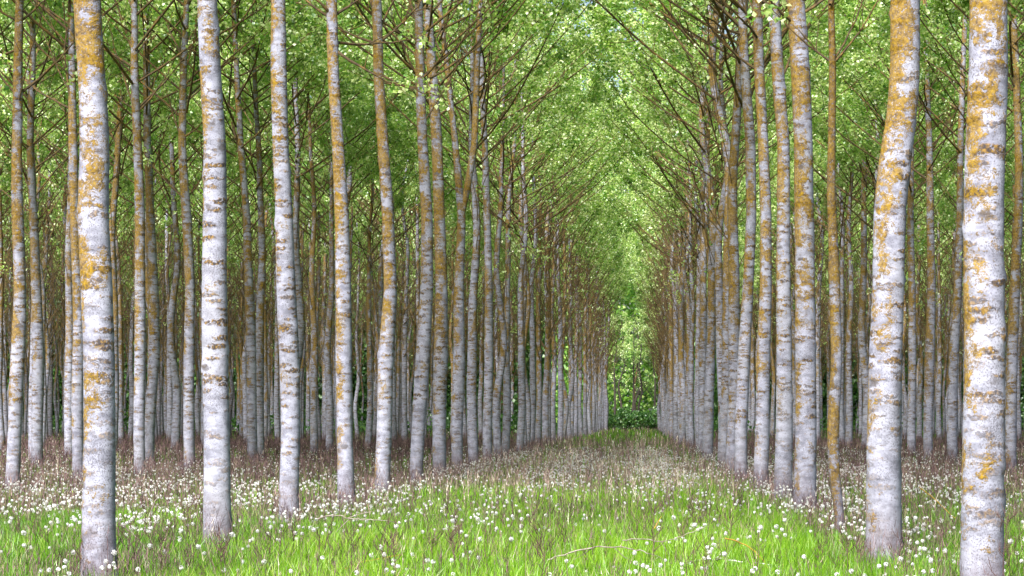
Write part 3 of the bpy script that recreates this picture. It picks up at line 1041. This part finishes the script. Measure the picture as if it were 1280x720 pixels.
def flower_density(x, d):
    px = CX + F * x / d
    py = CY + F * (EYE - 0.28) / d
    q = 0.15 + 0 * x
    q += 1.7 * np.exp(-((px - 170) / 210) ** 2 - ((py - 628) / 30) ** 2)
    q += 0.45 * np.exp(-((px - 420) / 120) ** 2 - ((py - 632) / 26) ** 2)
    q += 0.45 * np.exp(-((px - 540) / 70) ** 2 - ((py - 645) / 18) ** 2)
    q += 1.4 * np.exp(-((px - 1080) / 110) ** 2 - ((py - 618) / 45) ** 2)
    q += 0.5 * np.exp(-((px - 960) / 90) ** 2 - ((py - 632) / 22) ** 2)
    q += 0.35 * np.exp(-((px - 1180) / 120) ** 2 - ((py - 680) / 30) ** 2)
    q += 1.1 * np.exp(-((px - 760) / 190) ** 2 - ((py - 585) / 22) ** 2)
    q *= np.clip(0.45 + 1.5 * lowfreq(x * 2.9, d * 1.5 + 4), 0.03, 1.7)
    return q


x, d = sample_ground(62000, 21, 110, margin=60)
keep = rng.random(len(x)) < flower_density(x, d) * np.where(d < 34, 0.8, 0.75)
x, d = x[keep], d[keep]
order = np.argsort(d)
x, d = x[order], d[order]
vis = d > 23.5
near_i = np.where(vis)[0][:300]
for i in near_i:
    o = link('dandelion_clock', CLOCKS[rng.integers(9)], None, (x[i], d[i], 0))
    s = rng.uniform(0.85, 1.4)
    o.scale = (s, s, s)
    o.rotation_euler = (0, 0, rng.uniform(0, 6.3))
    px = CX + F * x[i] / d[i]
    where = 'left' if px < 430 else ('middle' if px < 860 else 'right')
    tag(o, f'round white dandelion clock on a thin stem in the {where} of the front grass', 'dandelion', f'dandelion clocks in the {where} of the meadow')
mb = MB()
rest = np.setdiff1d(np.arange(len(x)), near_i)
xr, dr = x[rest], d[rest]
n = len(xr)
print('dandelions', len(x), 'rest', n)
hh = rng.uniform(0.2, 0.42, n)
blades(mb, xr, dr, hh, np.full(n, 0.006), rng.uniform(0, 0.05, n), np.full(n, 0.5), 1)
K = 14
for k in range(K):
    u = rng.normal(size=(n, 3))
    u /= np.linalg.norm(u, axis=1)[:, None]
    s = np.cross(u, rng.normal(size=(n, 3)))
    s /= np.linalg.norm(s, axis=1)[:, None]
    t2 = np.cross(u, s)
    c = np.stack([xr, dr, hh], 1) + u * 0.018
    q = 0.0115
    V = np.stack([c + s * q, c + t2 * q, c - s * q, c - t2 * q], 1).reshape(-1, 3)
    f = np.arange(n)[:, None] * 4 + np.array([[0, 1, 2, 3]])
    mb.add(V, f, 0, np.repeat(rng.uniform(0, 1, n), 4))
df = link('seed_heads', mb.mesh('seed_heads', [PUFF, STEM]))
tag(df, 'drift of white dandelion seed heads further back in the meadow', 'seed heads', kind='stuff')


# dead stalks that can be told apart in the front of the meadow
def stalk_mesh(h, dense=9):
    mb = MB()
    n = 9
    zs = np.linspace(0, h, n)
    xs, ys = smooth_noise(n, 4, 0.03) * zs / h, smooth_noise(n, 4, 0.03) * zs / h
    xs = xs + rng.normal(0, 0.10) * zs
    mb.tube(np.stack([xs, ys, zs], 1), np.linspace(0.0050, 0.0020, n), 5)
    for k in range(dense):
        z0 = h * rng.uniform(0.3, 0.97)
        b = np.array([np.interp(z0, zs, xs), np.interp(z0, zs, ys), z0])
        a = rng.uniform(0, 6.3)
        L = rng.uniform(0.06, 0.20) * (1.2 - 0.5 * z0 / h)
        e = b + np.array([math.cos(a) * L * 0.7, math.sin(a) * L * 0.7, L * 0.8])
        mid = (b + e) / 2 + np.array([math.cos(a), math.sin(a), 0]) * L * 0.1
        mb.tube([b, mid, e], [0.0028, 0.0022, 0.0016], 4)
        for q in range(2):
            e2 = e + rng.normal(0, 0.02, 3) + np.array([0, 0, 0.035])
            mb.tube([mid, (mid + e2) / 2, e2], [0.002, 0.0016, 0.0012], 3)
    return mb.mesh('dead_stalk', [STALK])


STALKS = [stalk_mesh(rng.uniform(0.40, 0.62), int(rng.integers(5, 12))) for _ in range(10)]
for i in range(190):
    D = 23.5 + 17 * rng.random() ** 1.4
    px = rng.uniform(5, 1275)
    o = link('dead_stalk', STALKS[i % 10], None, ((px - CX) / F * D, D, 0))
    s = rng.uniform(0.7, 1.15)
    o.scale = (s, s, s)
    o.rotation_euler = (0, 0, rng.uniform(0, 6.3))
    where = 'left' if px < 430 else ('middle' if px < 860 else 'right')
    tag(o, f'thin brown dead weed stalk standing in the {where} of the front grass', 'weed stalk', f'dead stalks in the {where} of the meadow')
# the tall stalks one notices
for (px, D, h, lab) in [(686, 27, 0.78, 'tall dark branching weed stalk just left of the grass centre'), (572, 26, 0.72, 'tall dark weed stalk with spreading twigs at the bottom centre'),
                        (1258, 20.0, 1.45, 'tall purple sapling stem rising along the thickest white trunk'), (1249, 19.75, 0.9, 'short purple twig crossing the foot of the thickest white trunk'),
                        (818, 26.5, 0.74, 'tall brown weed stalk in front of the long fallen branch'), (160, 25, 0.66, 'tall brown weed stalk right of the thick frontmost left trunk'),
                        (905, 27, 0.7, 'tall brown weed stalk beside the mossy dark fallen stick')]:
    o = link('tall_stalk', stalk_mesh(h, 14), None, (at_px(px, D), D, 0))
    tag(o, lab, 'weed stalk', 'tall dead stalks')


# fallen branches and yellow stems lying in the grass: pixel path at a given depth, lying at knee height on the grass
def fallen(name, pts, D, r, mat, label, cat, spurs=()):
    m = mpx(D)
    x0 = at_px(pts[0][0], D)
    n = len(pts)
    P = np.array([[(x - CX) * m - x0, 0.04 * math.sin(i * 1.3) + 0.05 * i, max(0.02, EYE - (y - CY) * m)] for i, (x, y) in enumerate(pts)])
    tt = np.linspace(0, n - 1, 6 * n)
    Q = np.stack([np.interp(tt, range(n), P[:, k]) for k in range(3)], 1)
    Q = np.stack([np.convolve(np.pad(Q[:, k], 3, mode='edge'), np.ones(7) / 7, 'valid') for k in range(3)], 1)
    Q += rng.normal(0, r * 0.5, Q.shape)
    mb = MB()
    mb.tube(Q, np.linspace(r, r * 0.35, len(Q)), 6)
    for (i, dx, dy) in spurs:
        b = Q[int(i * (len(Q) - 1))]
        e = b + np.array([dx * m, 0.05, -dy * m])
        e[2] = max(0.01, e[2])
        md = (b + e) / 2 + rng.normal(0, 0.015, 3)
        mb.tube([b, md, e], [r * 0.6, r * 0.45, r * 0.2], 5)
    o = link(name, mb.mesh(name, [mat]), None, (x0, D, 0))
    tag(o, label, cat)


fallen('fallen_branch', [(680, 702), (715, 690), (750, 683), (790, 686), (825, 697), (850, 712)], 26.8, 0.009, DEADWOOD, 'long pale fallen branch arching over the grass at bottom centre', 'fallen branch',
       [(0.5, 30, 22), (0.8, -30, 22), (0.35, -25, 16)])
fallen('fallen_branch', [(775, 676), (805, 673), (828, 679), (860, 668), (885, 658)], 27.6, 0.006, DEADWOOD, 'thin pale fallen branch behind the long arching one', 'fallen branch', [(0.5, 10, 18)])
fallen('fallen_branch', [(855, 704), (885, 699), (930, 703), (965, 707), (990, 712)], 26.5, 0.012, LICHENWOOD, 'dark fallen stick dotted with white lichen at the bottom right of centre', 'fallen branch', [(0.3, 12, -10)])
fallen('fallen_branch', [(395, 650), (412, 643), (432, 648), (455, 650), (480, 651), (500, 656)], 31.0, 0.009, DEADWOOD, 'straw coloured fallen branch with a bent tip, left of the grass centre', 'fallen branch',
       [(0.45, -28, 30), (0.4, 40, -10)])
fallen('fallen_branch', [(430, 712), (445, 704), (470, 700), (505, 694)], 26.0, 0.005, YELLOW, 'small yellow fallen twig low in the grass left of centre', 'fallen branch')
fallen('yellow_stem', [(903, 672), (930, 679), (950, 695), (962, 712)], 26.0, 0.007, YELLOW, 'bent yellow dry stem beside the lichen dotted stick', 'dry stem')
fallen('yellow_stem', [(817, 662), (824, 650), (828, 645)], 27.5, 0.005, YELLOW, 'short yellow dry stem in the centre grass', 'dry stem')
fallen('yellow_stem', [(146, 655), (160, 664), (172, 676), (180, 690)], 26.3, 0.007, DEADWOOD, 'pale drooping dry stem right of the thick frontmost left trunk', 'dry stem')
fallen('yellow_stem', [(183, 655), (186, 640), (194, 622), (205, 606)], 30.0, 0.006, DEADWOOD, 'pale curved dry stem rising between the two frontmost left trunks', 'dry stem')
fallen('yellow_stem', [(1147, 608), (1165, 620), (1182, 636), (1197, 650)], 33.0, 0.007, YELLOW, 'slanting straw stem left of the thickest white trunk', 'dry stem')

# ---------------------------------------------------------------- camera
cam = bpy.data.cameras.new('camera')
cam.sensor_width = 36.0
cam.lens = F / 1280.0 * 36.0
cam.shift_x = (640 - CX) / 1280.0
cam.shift_y = (CY - 360) / 1280.0
cam.clip_end = 3000
co = bpy.data.objects.new('camera', cam)
COL.objects.link(co)
co.location = (0, 0, EYE)
co.rotation_euler = (PI / 2, 0, 0)
scene.camera = co

# ---------------------------------------------------------------- light
SUN_EL, SUN_AZ = math.radians(44), math.radians(204)      # azimuth clockwise from +Y: the sun stands behind the camera, a little to the left
w = bpy.data.worlds.new('World')
scene.world = w
w.use_nodes = True
nt = w.node_tree
bg = nt.nodes['Background']
sky = nt.nodes.new('ShaderNodeTexSky')
sky.sky_type = 'NISHITA'
sky.sun_disc = False
sky.sun_elevation = SUN_EL
sky.sun_rotation = SUN_AZ
sky.air_density = 1.0
sky.dust_density = 3.0
nt.links.new(sky.outputs[0], bg.inputs[0])
bg.inputs[1].default_value = 0.055
sl = bpy.data.lights.new('sun', 'SUN')
sl.energy = 4.5
sl.angle = math.radians(22)
sl.color = (1.0, 0.975, 0.95)
so = bpy.data.objects.new('sun', sl)
COL.objects.link(so)
sd = Vector((math.sin(SUN_AZ) * math.cos(SUN_EL), math.cos(SUN_AZ) * math.cos(SUN_EL), math.sin(SUN_EL)))
so.rotation_euler = sd.to_track_quat('Z', 'Y').to_euler()
so.location = (0, -20, 30)

# ---------------------------------------------------------------- render settings
scene.view_settings.view_transform = 'Standard'
scene.view_settings.look = 'None'
scene.view_settings.gamma = 1.0
scene.view_settings.exposure = 1.75
scene.render.engine = 'CYCLES'
cy = scene.cycles
cy.max_bounces = 8
cy.diffuse_bounces = 4
cy.glossy_bounces = 2
cy.transmission_bounces = 4
cy.transparent_max_bounces = 4
cy.caustics_reflective = False
cy.caustics_refractive = False
